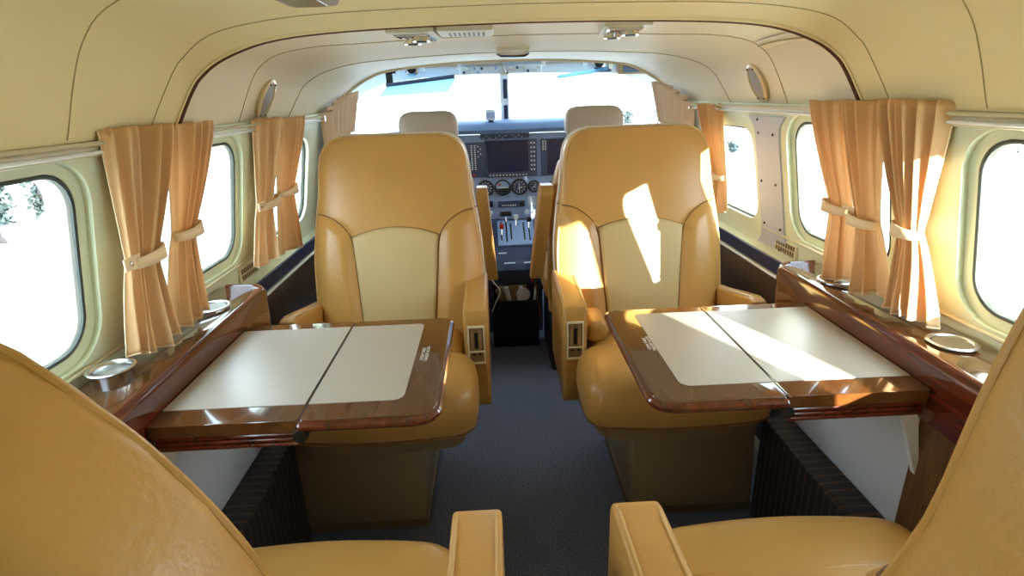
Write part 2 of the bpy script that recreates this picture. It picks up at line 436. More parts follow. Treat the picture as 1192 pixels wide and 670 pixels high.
# windshield frame: ring between outer and inner outline + centre post
win_pts = [(-.75, .80), (-.74, .95), (-.725, 1.035), (-.66, 1.085), (-.565, 1.120), (-.38, 1.138), (-.185, 1.146), (.01, 1.146), (.25, 1.142), (.45, 1.137), (.58, 1.128), (.69, 1.095), (.75, 1.05), (.785, .95), (.805, .80)]
out_pts = [(-.84, .76), (-.84, .95), (-.83, 1.06), (-.74, 1.15), (-.62, 1.20), (-.38, 1.23), (-.185, 1.235), (.01, 1.235), (.25, 1.235), (.45, 1.23), (.62, 1.20), (.74, 1.15), (.83, 1.06), (.84, .95), (.84, .76)]
bm = bmesh.new()
def rg(pts, y): return [bm.verts.new((a, y, b)) for a, b in pts]
i1, o1, i2, o2 = rg(win_pts, 2.87), rg(out_pts, 2.86), rg(win_pts, 2.92), rg(out_pts, 2.93)
for P, Q in ((i1, o1), (i1, i2), (i2, o2)):
    for a in range(len(P)-1): bm.faces.new((P[a], P[a+1], Q[a+1], Q[a]))
ws = struct(obj('window_13', bm, SHIELD, smooth=True, angle=30))
bm = bx(-.012, .032, 2.86, 2.92, .84, 1.16, bev=.004)
cp = obj('window_frame', bm, SHIELD, ws)
obj('trim_strip', bx(.004, .022, 2.852, 2.862, .90, 1.0, bm=bx(.004, .022, 2.852, 2.862, 1.03, 1.12)), NAVY, cp)
bm = bmesh.new(); gp = [(-.78, .76)]+win_pts+[(.82, .76)]
prism(gp, 2.894, 2.898, 'y', bm=bm); obj('pane', bm, GLASS, ws)
d = bpy.data.lights.new('portal', 'AREA'); d.shape = 'RECTANGLE'; d.size = 1.6; d.size_y = .3; d.cycles.is_portal = True
p = bpy.data.objects.new('window_portal', d); COL.objects.link(p); p.location = (0, 2.95, 1.0); p.rotation_euler = (R(-90), 0, 0)
p.rotation_euler = Vector((0, 1, 0)).to_track_quat('Z', 'Y').to_euler()
for s in (-1, 1):
    d = bpy.data.lights.new('portal', 'AREA'); d.shape = 'RECTANGLE'; d.size = .43; d.size_y = .2; d.cycles.is_portal = True
    p = bpy.data.objects.new('window_portal', d); COL.objects.link(p); p.location = (s*.835, 2.615, .95)
    p.rotation_euler = Vector((s, 0, 0)).to_track_quat('Z', 'Y').to_euler()
# nose of the aircraft beyond the windshield
struct(obj('wall_front', bx(-.84, .84, 2.94, 3.0, -.04, .80), DARK))

# ================================================================ PASSENGER SEATS
WT = [(.34, .215), (.42, .235), (.60, .237), (.66, .234), (.74, .224), (.80, .214), (.86, .209), (.90, .203), (.92, .194), (.935, .181), (.945, .164), (.950, .145), (.952, .12)]
WT_STD = list(WT)
WT_ROUND = [(.34, .215), (.42, .235), (.60, .232), (.70, .222), (.76, .212), (.80, .203), (.84, .192), (.87, .180), (.90, .163), (.92, .147), (.935, .130), (.945, .112), (.950, .092), (.952, .07)]
RECLINE_STD = [(.34, -.1016), (.42, -.08), (.95, .063)]
RECLINE_UP = [(.34, -.06), (.48, .02), (.60, .07), (.80, .105), (.95, .12)]
RECL = RECLINE_STD
def yc(z): return interp(z, RECL)
def hd(z): return interp(z, [(.34, .045), (.45, .056), (.80, .052), (.92, .040), (.945, .028), (.952, .012)])
def xb(z): return interp(z, [(.44, .098), (.60, .110), (.685, .118), (.71, .128), (.735, .155), (.75, .19), (.756, .23)])
def bump(x, z):
    ax = abs(x); w_ = interp(z, WT)
    lim = interp(ax, [(.118, .695), (.135, .718), (.16, .738), (.19, .750), (.225, .756)])
    return .020*sm((ax-interp(z, [(.44, .098), (.60, .110), (.695, .118)]))/.03)*sm((lim-z)/.03)
def fy(x, z):
    w_ = interp(z, WT); p = 4.5
    return yc(z)+hd(z)-hd(z)*(max(0, 1-abs(x/w_)**p))**(1/p) - bump(x, z)*(1-sm((abs(x)/w_-.80)/.2)) - .006*math.cos(min(1, abs(x)/.2)*math.pi/2)
def make_seat(label, loc, rotz, out, cush=.46, group='tan leather passenger seats', belt=False, boff=(0, 0, 0), near=False, armx=0):
    t = thing('passenger_seat', label, 'seat', loc, rotz, group, world=False)
    bm = bmesh.new(); rings = []
    zs = [.34+(.92-.34)*i/58 for i in range(59)]+[.925, .93, .935, .94, .945, .948, .950, .951, .952]
    for z in zs:
        w_ = interp(z, WT); h = hd(z); ring = []
        N = 44
        for i in range(N+1):
            x = -w_*math.cos(math.pi*i/N); ring.append((x, fy(x, z), z+.012*math.cos(x/w_*1.2)*(1 if z > .93 else 0)*0))
        for i in range(1, N):
            x = w_*math.cos(math.pi*i/N); p = 4.5
            ring.append((x, yc(z)+h+h*(max(0, 1-abs(x/w_)**p))**(1/p), z))
        rings.append(ring)
    back = obj('backrest', loft(rings, closed=True, caps=True), LEATHER, t, smooth=True, angle=60); BK = [back]
    # perforated centre panel
    rows = []
    for j in range(25):
        r_ = []
        for i in range(21):
            u = -1+2*i/20; ztop = .716-.024*u*u; z = .42+(ztop-.42)*j/24; x = u*interp(z, [(.42, .096), (.60, .109), (.70, .118)])
            r_.append((x, fy(x, z)-.0035, z))
        rows.append(r_)
    cp_ = obj('centre_panel', loft(rows), LEATHER2, t, smooth=True); solidify(cp_, .004, 0)
    cp_['label'] = 'cream perforated centre panel'; BK.append(cp_)
    def sx(x, z, d=.002): return (x, fy(x, z)-d, z)
    bm = bmesh.new()
    for sgn in (-1, 1):
        path = spline([(sgn*.226, .752, 0), (sgn*.20, .752, 0), (sgn*.175, .744, 0), (sgn*.15, .728, 0), (sgn*.132, .708, 0), (sgn*.1195, .68, 0), (sgn*.111, .60, 0), (sgn*.104, .50, 0), (sgn*.097, .42, 0)], 5)
        tube([sx(v.x, v.y) for v in path], .0017, bm, n=6)
    tube([sx(-.119+.238*i/30, .716-.024*(i/15-1)**2) for i in range(31)], .0017, bm, n=6)
    BK.append(obj('seam', bm, SEAM, t, smooth=True))
    # piping round the front and back outline
    for nm, dy in ((('piping', .010),) if near else (('piping', .010), ('piping', .086))):
        pts = []
        outl = [(w_, z) for z, w_ in WT if z >= .42]
        for w_, z in [(a, b) for a, b in outl]: 
            h_ = hd(z); kk = h_*(1-.97**4.5)**(1/4.5)
            pts.append((w_*.975, yc(z)+h_-kk+.001 if dy < .05 else yc(z)+h_+kk-.001, z+(.001 if z > .93 else 0)))
        full = [(-a, b, c) for a, b, c in pts]+[(a, b, c) for a, b, c in pts[::-1]]
        BK.append(obj(nm, tube(spline(full, 3), (.0034 if dy < .05 else .0075) if not near else .0022, n=8), (PIPING if dy < .05 else SHELLP) if not near else LEATHER, t, smooth=True))
    if near:   # fine stitching along the rear edge
        st = bmesh.new(); pts = []
        for z, w_ in WT:
            if z < .42 or z > .93: continue
            k_ = w_*.93; pts.append(Vector((k_, yc(z)+hd(z)*(1+(1-.93**4.5)**(1/4.5))+.0003, z)))
        pts = spline(pts, 6); L_ = len(pts)
        tops = [Vector((pts[-1].x*math.cos(R(a)), pts[-1].y, pts[-1].z+.012*math.sin(R(a)))) for a in range(0, 181, 4)]
        left = [Vector((-p_.x, p_.y, p_.z)) for p_ in pts[::-1]]
        BK.append(obj('stitching', tube(pts+tops[1:-1]+left, .0009, n=6), SEAM, t, smooth=True))
    for o_ in BK: o_.location = boff
    # cushion : T shaped
    zt, zb = (.448, .318) if not near else (.430, .300); f = -cush
    bm = bmesh.new()
    plan = [(-.180, -.05), (-.182, -.235), (-.214, -.262), (-.219, f+.07), (-.205, f+.022), (-.16, f), (0, f-.012), (.16, f), (.205, f+.022), (.219, f+.07), (.214, -.262), (.182, -.235), (.180, -.05)]
    plan = [(v.x, v.y) for v in spline([(a, b, 0) for a, b in plan], 5)]
    cxp, cyp = 0, -.25
    rows = []
    for z, k_ in ((zb, .86), (zb+.006, .93), (zb+.02, .975), (zb+.045, 1.0), (zb+.07, 1.0), (zb+.092, .985), (zb+.108, .955), (zb+.119, .91), (zb+.127, .84), (zb+.131, .7), (zb+.134, .5), (zb+.136, .25), (zb+.1365, .05)):
        rows.append([(a*k_, cyp+(b-cyp)*k_, z) for a, b in plan])
    obj('seat_cushion', loft(rows, closed=True, caps=True), LEATHER, t, smooth=True, angle=80)
    rows = [[(a*k_, cyp+(b-cyp)*k_, z) for a, b in plan] for z, k_ in ((.276, .72), (.29, .85), (zb+.004, .90))]
    obj('seat_pan', loft(rows, closed=True, caps=True), PLAST_T, t, smooth=True, angle=40)
    rows = [[(a*k_, cyp+(b-cyp)*k_, zb+.018) for a, b in plan] for k_ in (1,)]
    obj('piping', tube([(a*.979, cyp+(b-cyp)*.979, zb+.022) for a, b in plan], .0026, closed=True, n=6), SEAM, t, smooth=True)
    # armrests: aisle side with latch plate, wall side plain sloping pad
    ia = -out
    for side, x0, x1 in (('a', .186, .247), ('w', .214, .254)):
        sx_ = ia if side == 'a' else -ia
        if side == 'a': x0, x1 = x0+armx, x1+armx
        fr = -.25 if side == 'a' else -.27
        z_f, z_b, z_l = (.572 if near else .555, .586 if near else .572, .285) if side == 'a' else (.555, .505, .33)
        bm = bmesh.new()
        prof = [(fr+.012, z_l), (.0, z_l+.03), (.02, z_b-.02), (.0, z_b), (fr+.02, z_f), (fr+.006, z_f-.004), (fr, z_f-.018), (fr, z_l+.03)]
        prism(prof, sx_*x0, sx_*x1, 'x', bm=bm)
        es = [e for e in bm.edges if abs(e.verts[0].co.x-e.verts[1].co.x) < 1e-5]
        bmesh.ops.bevel(bm, geom=es, offset=.007, segments=3, profile=.6, affect='EDGES')
        a = obj('armrest', bm, LEATHER, t, smooth=True, angle=40)
        xs = sorted((sx_*x0, sx_*x1))
        bm = bmesh.new()
        for xx in (xs[0]+.007, xs[1]-.007):
            tube([(xx, fr-.0005, z_l+.04), (xx, fr-.0005, z_f-.02), (xx, fr+.012, z_f-.0035), (xx, fr+.03, z_f+.001), (xx, -.01, z_b)], .0016, bm, n=6)
        obj('piping', bm, PIPING, a, smooth=True)
        if side == 'a':
            xc = (xs[0]+xs[1])/2
            pl = bmesh.new()
            for (za, zb_) in ((.413, .417), (.511, .515)): box(pl, (xc, fr-.003, (za+zb_)/2), (.042, .006, .005), bev=.001)
            for xx in (xc-.0195, xc+.0195): box(pl, (xx, fr-.003, .464), (.004, .006, .100), bev=.001)
            box(pl, (xc, fr-.003, .446), (.038, .005, .004), bev=.001)
            lp = obj('latch_plate', pl, IVORY, t); lp['label'] = 'pale framed recline latch plate'
            obj('recess', bx(xc-.018, xc+.018, fr-.0015, fr+.004, .416, .511), PLAST_T, lp)
            obj('lever', bx(xc-.0035, xc+.0035, fr-.0045, fr, .455, .497, bev=.001), BLACK, lp)
            b2 = bx(xc-.011, xc-.004, fr-.004, fr, .436, .440); bx(xc+.004, xc+.011, fr-.004, fr, .436, .440, bm=b2)
            obj('latch_screw', b2, BLACK, lp)
            sl = bx(xc-.013, xc-.006, fr-.004, fr, .452, .505, bev=.001); bx(xc+.006, xc+.013, fr-.004, fr, .452, .505, bev=.001, bm=sl)
            obj('slide', sl, BRONZE, lp)
    # pedestal, set towards the wall
    c = out*.08
    bm = bmesh.new()
    pr = [(-.345, .0), (-.360, .055), (-.335, .275), (-.02, .275), (-.02, .0)]
    prism(pr, c-.162, c+.150, 'x', bm=bm)
    bmesh.ops.bevel(bm, geom=list(bm.edges), offset=.008, segments=2, profile=.5, affect='EDGES')
    obj('pedestal', bm, PLAST_T, t, smooth=True, angle=30)
    obj('pedestal_foot', bx(c-.166, c+.154, -.352, -.02, 0, .03, bev=.004), PLAST_D, t)
    if belt:
        bb = bmesh.new(); box(bb, (ia*.13, -.19, .462), (.10, .030, .004), Matrix.Rotation(R(18)*-ia, 4, 'Z') @ Matrix.Rotation(R(-20), 4, 'X'), bev=.001)
        bl = obj('seat_belt', bb, PIPING, t)
        bb = bmesh.new()
        for k_ in range(-1, 2): box(bb, (ia*.13+k_*.014, -.192, .467), (.003, .026, .001), Matrix.Rotation(R(30*k_), 4, 'Z') @ Matrix.Rotation(R(-20), 4, 'X'))
        obj('stitching', bb, SEAM, bl)
        obj('buckle', bx(ia*.13-ia*.06, ia*.13-ia*.085, -.205, -.175, .455, .465, bev=.003), CHROME, bl)
        bb = bmesh.new(); box(bb, (ia*.155, -.17, .47), (.055, .12, .06), bev=.02, seg=4)
        obj('side_pad', bb, LEATHER, t, smooth=True, angle=80)
    return t
make_seat('tan leather seat facing the camera, left of the aisle', (-.34, 1.50, 0), 0, -1)
make_seat('tan leather seat facing the camera, right of the aisle with belt buckle', (.34, 1.50, 0), 0, 1, belt=True)
RECL = RECLINE_UP; WT = WT_ROUND
make_seat('nearest tan leather seat seen from behind at bottom left corner', (-.345, .306, 0), math.pi, 1, cush=.365, boff=(.012, .0, .035), near=True, armx=.026)
WT = WT_STD
make_seat('nearest tan leather seat seen from behind at bottom right corner', (.34, .306, 0), math.pi, -1, cush=.365, boff=(.018, .0, .075), near=True, armx=.030)

# ================================================================ SIDE CONSOLES
def console(s, label):
    t = thing('side_console', label, 'console', (s*.66, .5, 0), group='side consoles under the windows')
    xi, xo = .612, .714
    ya, yb = -.25, 1.245
    plan = rrect(xi, xo, ya, yb, [.02, .04, .002, .002], 8)
    plan = [(s*a, b) for a, b in plan]
    bm = prism(plan, .630, .645)
    es = [e for e in bm.edges if abs(e.verts[0].co.z-e.verts[1].co.z) < 1e-5 and e.verts[0].co.z > .64]
    bmesh.ops.bevel(bm, geom=es, offset=.003, segments=2, profile=.5, affect='EDGES')
    top = obj('console_top', bm, WALNUT, t, smooth=True, angle=40)
    # rolled mahogany edge and fascia that turns round the front corner
    path = [(xi, ya)]+[(xi+.04-.04*math.cos(R(a)), yb-.04+.04*math.sin(R(a))) for a in range(0, 91, 10)]+[(xo-.01, yb)]
    rows = []
    for (d, z) in ((.004, .640), (-.001, .648), (-.006, .6485), (-.011, .644), (-.014, .634), (-.013, .600), (-.010, .54), (.004, .54), (.004, .640)):
        r_ = []
        for i, (a, b) in enumerate(path):
            ang = 0 if i == 0 else (90 if i == len(path)-1 else (i-1)*10)
            nx, ny = -math.cos(R(ang)), math.sin(R(ang))
            r_.append((s*(a-nx*d*-1*-1), b-ny*d, z))
        rows.append(r_)
    obj('fascia', loft(rows), MAHOG, t, smooth=True, angle=50)
    for y in (1.105, .785):
        c = (s*.668, y, .645)
        ring = lathe([(.0285, -.010), (.0285, .001), (.034, .002), (.0365, .0035), (.034, .0055), (.029, .0045), (.0275, .001), (.026, -.004)], c, cap=False)
        if s < 0 and y < 1: ring = lathe([(.027, -.005), (.0285, .020), (.030, .022), (.0335, .0235), (.034, .026), (.031, .0275), (.0275, .026), (.026, .020), (.024, -.004)], c, cap=False)
        r_ = obj('cup_holder', ring, STEEL, t, smooth=True, angle=60)
        obj('cup_well', lathe([(.0001, .0012), (.0265, .0012), (.0268, .002), (.0001, .002)], c, cap=False) if not (s < 0 and y < 1) else lathe([(.0001, .012), (.0262, .012), (.0262, .013), (.0001, .013)], c, cap=False), PLAST_D if s > 0 else GREYM, r_)
    # table hinge support lug
    bm = bmesh.new()
    pts = [(s*.565, .575), (s*.595, .580), (s*.628, .43), (s*.622, .425)]
    prism([(a, z) for a, z in pts], .742, .752, 'y', bm=bm)
    lg = obj('table_bracket', bm, WHITE, t); lg['label'] = 'cream painted hinge bracket'
    return t
console(-1, 'glossy mahogany side console under the left windows with raised cup')
console(1, 'glossy mahogany side console under the right windows with flush cup holders')

# ================================================================ FOLDING TABLES
def leaf_bm(x0, x1, y0, y1, z0, z1, rad, s):
    pl = [(s*a, b) for a, b in rrect(x0, x1, y0, y1, rad, 8)]
    bm = prism(pl, z0, z1)
    es = [e for e in bm.edges if abs(e.verts[0].co.z-e.verts[1].co.z) < 1e-5]
    bmesh.ops.bevel(bm, geom=es, offset=.0035, segments=3, profile=.6, affect='EDGES')
    return bm
def table(s, label):
    t = thing('folding_table', label, 'table', (s*.39, .91, 0), group='fold-out tables')
    inner = obj('wall_leaf', leaf_bm(.374, .597, .722, 1.102, .580, .600, [0.004, .004, .004, .004], s), WALNUT, t, smooth=True, angle=35)
    for z in (.5745, .566, .558):
        obj('edge_moulding', bx(s*.378, s*.592, .7235, 1.09, z-.0035, z+.004, bev=.0025), MAHOG, inner)
    obj('table_insert', prism([(s*a, b) for a, b in rrect(.376, .5965, .768, 1.073, .001, 2)], .5995, .6012), INSERT, inner)
    outer = obj('aisle_leaf', leaf_bm(.168, .371, .722, 1.102, .580, .600, [.004, .016, .03, .004], s), WALNUT, t, smooth=True, angle=35)
    obj('table_insert', prism([(s*a, b) for a, b in rrect(.222, .3705, .768, 1.073, [.001, .010, .018, .001], 6)], .5995, .6012), INSERT, outer)
    pl = [(s*a, b, .590) for a, b in rrect(.1677, .3713, .7217, 1.1023, [.004, .016, .03, .004], 8)]
    obj('edge_banding', tube(pl, .0075, closed=True, n=10), MAHOG, outer, smooth=True)
    obj('hinge', tube([(s*.3725, .727, .597), (s*.3725, 1.098, .597)], .0028), BLACK, t, smooth=True)
    k = obj('hinge_knuckle', tube([(s*.3725, .718, .574), (s*.3725, .738, .574)], .011, n=14), BLACK, t, smooth=True)
    b = bmesh.new(); box(b, (s*.43, .90, .545), (.30, .03, .012), bev=.003); box(b, (s*.575, .90, .55), (.02, .05, .02), bev=.003)
    obj('support_arm', b, BLACK, t)
    cu = bpy.data.curves.new('placard_lettering', 'FONT'); cu.body = 'STOW TABLE\nTAKEOFF & LDG'; cu.size = .0085; cu.align_x = 'CENTER'
    cu.extrude = .0001; cu.space_line = .95
    tmp = bpy.data.objects.new('tmp_text', cu); COL.objects.link(tmp); bpy.context.view_layer.update()
    me = bpy.data.meshes.new_from_object(tmp.evaluated_get(bpy.context.evaluated_depsgraph_get())); bpy.data.objects.remove(tmp)
    me.materials.clear(); me.materials.append(WHITE)
    l = bpy.data.objects.new('placard_lettering', me); COL.objects.link(l); l.parent = outer
    l.location = (s*(.2125 if s > 0 else .2065), .93, .6006); l.rotation_euler = (0, 0, R(90))
    l['label'] = 'small white two-line placard lettering'
    return t
table(-1, 'unfolded wood bordered table with grey-cream insert, left side')
table(1, 'unfolded wood bordered table with a sunlit streak, right side')

# ================================================================ CURTAINS
for s in (-1, 1):
    r_ = thing('curtain_rail', 'slim white double curtain rail above the %s windows' % ('left' if s < 0 else 'right'), 'curtain rail', (s*.64, .5, 1.0), group='curtain rails')
    obj('rail', tube([(s*.6425, -1.3, 1.010), (s*.6425, 2.02, .996)], .0034), SILLM, r_, smooth=True)
    obj('rail', tube([(s*.6455, -1.3, .996), (s*.6455, 2.02, .984)], .003), WHITE, r_, smooth=True)
    obj('rail_end', bx(s*.636, s*.652, 2.015, 2.045, .978, 1.004, bev=.004), STEEL, r_)
def curtain(s, label, top, tie, bot, ztop, ztie, zbot, n=6, xt=.640, seed=1, snap=False, mid=None):
    rnd = random.Random(seed)
    yt = (top[0]+top[1])/2
    t = thing('curtain', label, 'curtain', (s*xt, yt, zbot), group='pleated peach window curtains')
    NV, NU = 44, 110
    wts = [rnd.uniform(.8, 1.25) for _ in range(n)]; tot = sum(wts); amps = [rnd.uniform(.6, 1.3)*(.4 if i_ in (0, n-1) else 1) for i_ in range(n)]
    acc = [0]
    for q_ in wts: acc.append(acc[-1]+q_/tot)
    bot_off = [rnd.uniform(-.2, .2) for _ in range(n)]
    rows = []
    for j in range(NV+1):
        v = j/NV; z = ztop+(zbot-ztop)*v
        vt = (ztop-ztie)/(ztop-zbot)
        if v < vt:
            q_ = v/vt; a = top[0]+(tie[0]-top[0])*(q_**1.35); b = top[1]+(tie[1]-top[1])*(q_**1.35); amp = .024*(1-q_)+.010*q_
        else:
            q_ = (v-vt)/(1-vt); e = q_**.75; a = tie[0]+(bot[0]-tie[0])*e; b = tie[1]+(bot[1]-tie[1])*e; amp = .010+.013*q_
        r_ = []
        for i in range(NU+1):
            u = i/NU; k_ = 0
            while k_ < n-1 and u > acc[k_+1]: k_ += 1
            loc = (u-acc[k_])/(acc[k_+1]-acc[k_])
            ph = math.sin(math.pi*loc**1.5)**.85 if 0 < loc < 1 else 0
            dx = amp*amps[k_]*1.6*ph - amp*.5 + (.004*math.sin(u*61+seed)*(1-v)**3)
            xx = interp(z, [(.64, .672), (.80, .660), (1.01, xt)])
            zz = z
            if j == 0: zz += .004*ph
            if j >= NV-1: zz += .006*math.sin(u*9+seed)*1 
            wob = .004*math.sin(u*17+v*5+seed)
            r_.append((s*(xx-dx-.006), a+(b-a)*(u+.25/n*math.sin(math.pi*2*loc)*.5)+wob*v, zz))
        rows.append(r_)
    c = obj('drape', loft(rows), CURT, t, smooth=True, angle=80); solidify(c, .0016, 0)
    hem = obj('hem', tube([(x, y, z) for x, y, z in rows[-1]], .0017, n=6), BAND, c, smooth=True)
    side_e = obj('edge_binding', tube([r_[0] for r_ in rows], .0013, n=6, bm=tube([r_[-1] for r_ in rows], .0013, n=6)), BAND, c, smooth=True)
    # tieback band
    ym, hw = (tie[0]+tie[1])/2, abs(tie[1]-tie[0])/2+.004
    bm = bmesh.new(); R1, R2 = [], []
    for k_ in range(28):
        a = 2*math.pi*k_/28
        x = s*(.655-.010+ .017*math.cos(a)); y = ym+hw*math.sin(a)
        R1.append((x, y, ztie-.010)); R2.append((x, y, ztie+.010+.004*math.sin(a)))
    loft([R1, R2], bm, closed=True)
    tb = obj('tieback', bm, BAND, t, smooth=True, angle=80); solidify(tb, .0022, 0)
    if snap:
        bm = bx(s*.640, s*.643, min(tie)-.03, min(tie)+.012, ztie-.008, ztie+.012, bev=.001)
        tt = obj('tab', bm, BAND, tb)
        obj('snap_button', lathe([(.0045, -.003), (.004, .0), (.001, .001)], (s*.638, min(tie)-.016, ztie+.002), n=12, axis='x'), STEEL, tt, smooth=True)
    return t
curtain(-1, 'nearest peach curtain on the left wall with snap tab on tieback', (.861, 1.03), (.868, .945), (.835, .945), 1.018, .815, .66, 7, seed=1, snap=True)
curtain(-1, 'second peach curtain on the left wall, before the window', (1.035, 1.19), (1.005, 1.08), (.955, 1.065), 1.016, .825, .662, 6, seed=2)
curtain(-1, 'third peach curtain on the left wall, with pale tie tab', (1.42, 1.565), (1.39, 1.50), (1.345, 1.48), 1.010, .805, .660, 5, seed=3, snap=True)
curtain(-1, 'fourth peach curtain on the left wall, beside the tall front seat', (1.575, 1.75), (1.53, 1.645), (1.515, 1.63), 1.006, .812, .65, 5, seed=4)
curtain(1, 'large nearest peach curtain on the right wall, lit by sun at its hem', (.861, 1.005), (.88, .93), (.825, .935), 1.018, .805, .66, 8, seed=5)
curtain(1, 'peach curtain in the middle of the right wall trio', (1.012, 1.115), (.988, 1.056), (.945, 1.045), 1.016, .797, .662, 5, seed=6)
curtain(1, 'peach curtain hanging over the right mid window edge', (1.12, 1.245), (1.072, 1.147), (1.06, 1.155), 1.014, .806, .655, 5, seed=7, snap=True)
curtain(1, 'pale narrow curtain at the far small right window', (1.745, 1.905), (1.70, 1.775), (1.70, 1.76), 1.0, .785, .675, 4, seed=8, xt=.645)
# cockpit dividing curtains gathered to the sides on the arch
def side_curtain(s, label, seed):
    rnd = random.Random(seed)
    t = thing('divider_curtain', label, 'curtain', (s*.64, 2.2, .6), group='cockpit divider curtains')
    rows = []; NU, NV = 90, 20
    for j in range(NV+1):
        v = j/NV; r_ = []
        for i in range(NU+1):
            u = i/NU
            x_top = .572+.068*u; z_top = interp(x_top, [(.56, 1.092), (.60, 1.066), (.62, 1.040), (.64, 1.000)])
            x_b = .612+.030*u; z_b = .905-.0*u
            x_l = x_b-.02*(1-u); 
            if v < .75: q_ = v/.75; x = x_top+(x_b-x_top)*q_; z = z_top+(z_b-z_top)*q_
            else: q_ = (v-.75)/.25; x = x_b-.03*q_*(1-u); z = z_b-(.30)*q_
            f_ = math.sin(u*math.pi*2*6+.8*math.sin(seed+u*6))*(1-.3*v)
            y = 2.24-.24*u**1.3+.016*f_
            r_.append((s*(x-.012*f_), y, z-.004))
        rows.append(r_)
    c = obj('drape', loft(rows), CURT2, t, smooth=True, angle=80); solidify(c, .0016, 0)
    obj('tieback', tube([(s*(.625+.026*math.cos(a)), 2.14+.10*math.sin(a), .905) for a in [2*math.pi*k_/20 for k_ in range(20)]], .007, closed=True, n=8), SEAM, t, smooth=True)
    obj('curtain_hook', tube([(s*.595, 2.195, .905), (s*.588, 2.19, .93), (s*.585, 2.2, .945)], .004, bm=bx(s*.580, s*.605, 2.185, 2.20, .925, .932)), CHROME, t, smooth=True)
CURT2 = mat('beige_divider_curtain', rgb(224, 190, 156), .8)
side_curtain(-1, 'bunched beige divider curtain left of the windshield', 3)
side_curtain(1, 'bunched beige divider curtain right of the windshield', 5)

# ================================================================ CEILING AND WALL FITTINGS
def surf_z(P, x):
    q = sorted(smooth_prof(P)[1:]); return interp(abs(x), q)
SPKR = mat('speaker_bezel', rgb(222, 198, 150), .25, coat=.5)
# oval speakers on the shoulder of the headliner
for s in (-1, 1):
    t = thing('speaker', 'oval grille speaker on the %s ceiling shoulder' % ('left' if s < 0 else 'right'), 'speaker', (s*.64, 1.50, 1.055), group='oval ceiling speakers', world=False)
    # local frame: u along cabin (y), v up the wall
    p0, p1 = Vector((s*.655, 0, 1.010)), Vector((s*.606, 0, 1.102))
    v_ = (p1-p0).normalized(); nrm = Vector((-s*v_.z, 0, s*v_.x)) if s > 0 else Vector((v_.z, 0, -v_.x))
    nrm = Vector((-s*abs(v_.z), 0, -abs(v_.x))); u_ = Vector((0, 1, 0)); c0 = (p0+p1)/2-Vector((s*.64, 0, 1.055))
    def oval(a, b, h, n=36): return [tuple(c0+u_*(a*math.cos(2*math.pi*k_/n))+v_*(b*math.sin(2*math.pi*k_/n))+nrm*h) for k_ in range(n)]
    obj('bezel', loft([oval(.036, .052, -.01), oval(.040, .054, .000), oval(.037, .051, .003), oval(.031, .044, .003), oval(.030, .043, -.002)], closed=True), SPKR, t, smooth=True, angle=50)
    obj('grille', loft([oval(.0305, .0435, .0005), oval(.018, .028, .003), oval(.006, .01, .0035)], closed=True, caps=True), GREYM, t, smooth=True, angle=80)
    for a in (60, 120, 240, 300):
        bm = bmesh.new(); cc = c0+u_*(.033*math.cos(R(a)))+v_*(.047*math.sin(R(a)))+nrm*.003
        bmesh.ops.create_uvsphere(bm, u_segments=8, v_segments=6, radius=.0028, matrix=Matrix.Translation(cc)); obj('screw', bm, BLACK, t, smooth=True)
# reading light pods
def pod(x, label, s):
    z = 1.176
    t = thing('reading_light', label, 'ceiling light', (x, 1.20, z), group='overhead reading lights')
    obj('housing', prism([(x-.048, 1.128), (x+.040, 1.118), (x+.046, 1.285), (x-.030, 1.295)], z-.012, z+.004), SILLM, t)
    obj('rim', tube([(x-.034, 1.150, z-.013), (x+.026, 1.145, z-.013), (x+.032, 1.262, z-.013), (x-.020, 1.270, z-.013)], .004, closed=True, n=6), CHROME, t)
    obj('recess', prism([(x-.032, 1.150), (x+.024, 1.146), (x+.030, 1.260), (x-.018, 1.268)], z-.0135, z-.011), PLAST_D, t)
    for dx, yy in ((-.012, 1.235), (.012, 1.178)):
        n_ = obj('lamp_nozzle', lathe([(.017, -.024), (.018, -.012), (.014, -.010)], (x+dx, yy, z), n=18), CHROME, t, smooth=True, angle=40)
        obj('lens', lathe([(.011, -.0255), (.011, -.0235)], (x+dx, yy, z), n=14), BLACK, n_)
pod(-.205, 'twin reading light left of centre beside the slotted vent', -1)
pod(.205, 'twin reading light right of centre on the front ceiling', 1)
t = thing('air_vent', 'cream slotted air vent plate on the ceiling beside the left reading light', 'vent', (-.11, 1.19, 1.174))
obj('vent_plate', bx(-.160, -.052, 1.125, 1.245, 1.164, 1.182, bev=.004), SILLM, t)
for i in range(8): obj('slot', bx(-.139+i*.0093, -.135+i*.0093, 1.165, 1.222, 1.1632, 1.1655), PLAST_D, t)
t = thing('pull_handle', 'small chrome pull latch on the ceiling above the aisle', 'latch', (.005, 1.6, 1.17))
obj('latch_bar', tube([(-.040, 1.60, 1.156), (-.030, 1.60, 1.150), (0, 1.605, 1.149), (.035, 1.61, 1.150), (.045, 1.61, 1.156)], .0055), CHROME, t, smooth=True)
obj('latch_base', bx(-.042, .048, 1.598, 1.612, 1.160, 1.172, bev=.002), SILLM, t)
t = thing('reading_light', 'square smoked ceiling light at the top left edge', 'ceiling light', (-.315, .80, 1.216), group='overhead reading lights')
obj('housing', bx(-.352, -.276, .765, .902, 1.178, 1.225, bev=.008, seg=3), SILLM and mat('mauve_grey_bezel', rgb(150, 132, 112), .4), t)
obj('lens', bx(-.338, -.290, .78, .885, 1.1755, 1.19, bev=.003), mat('smoked_lens', rgb(120, 105, 66), .25), t)
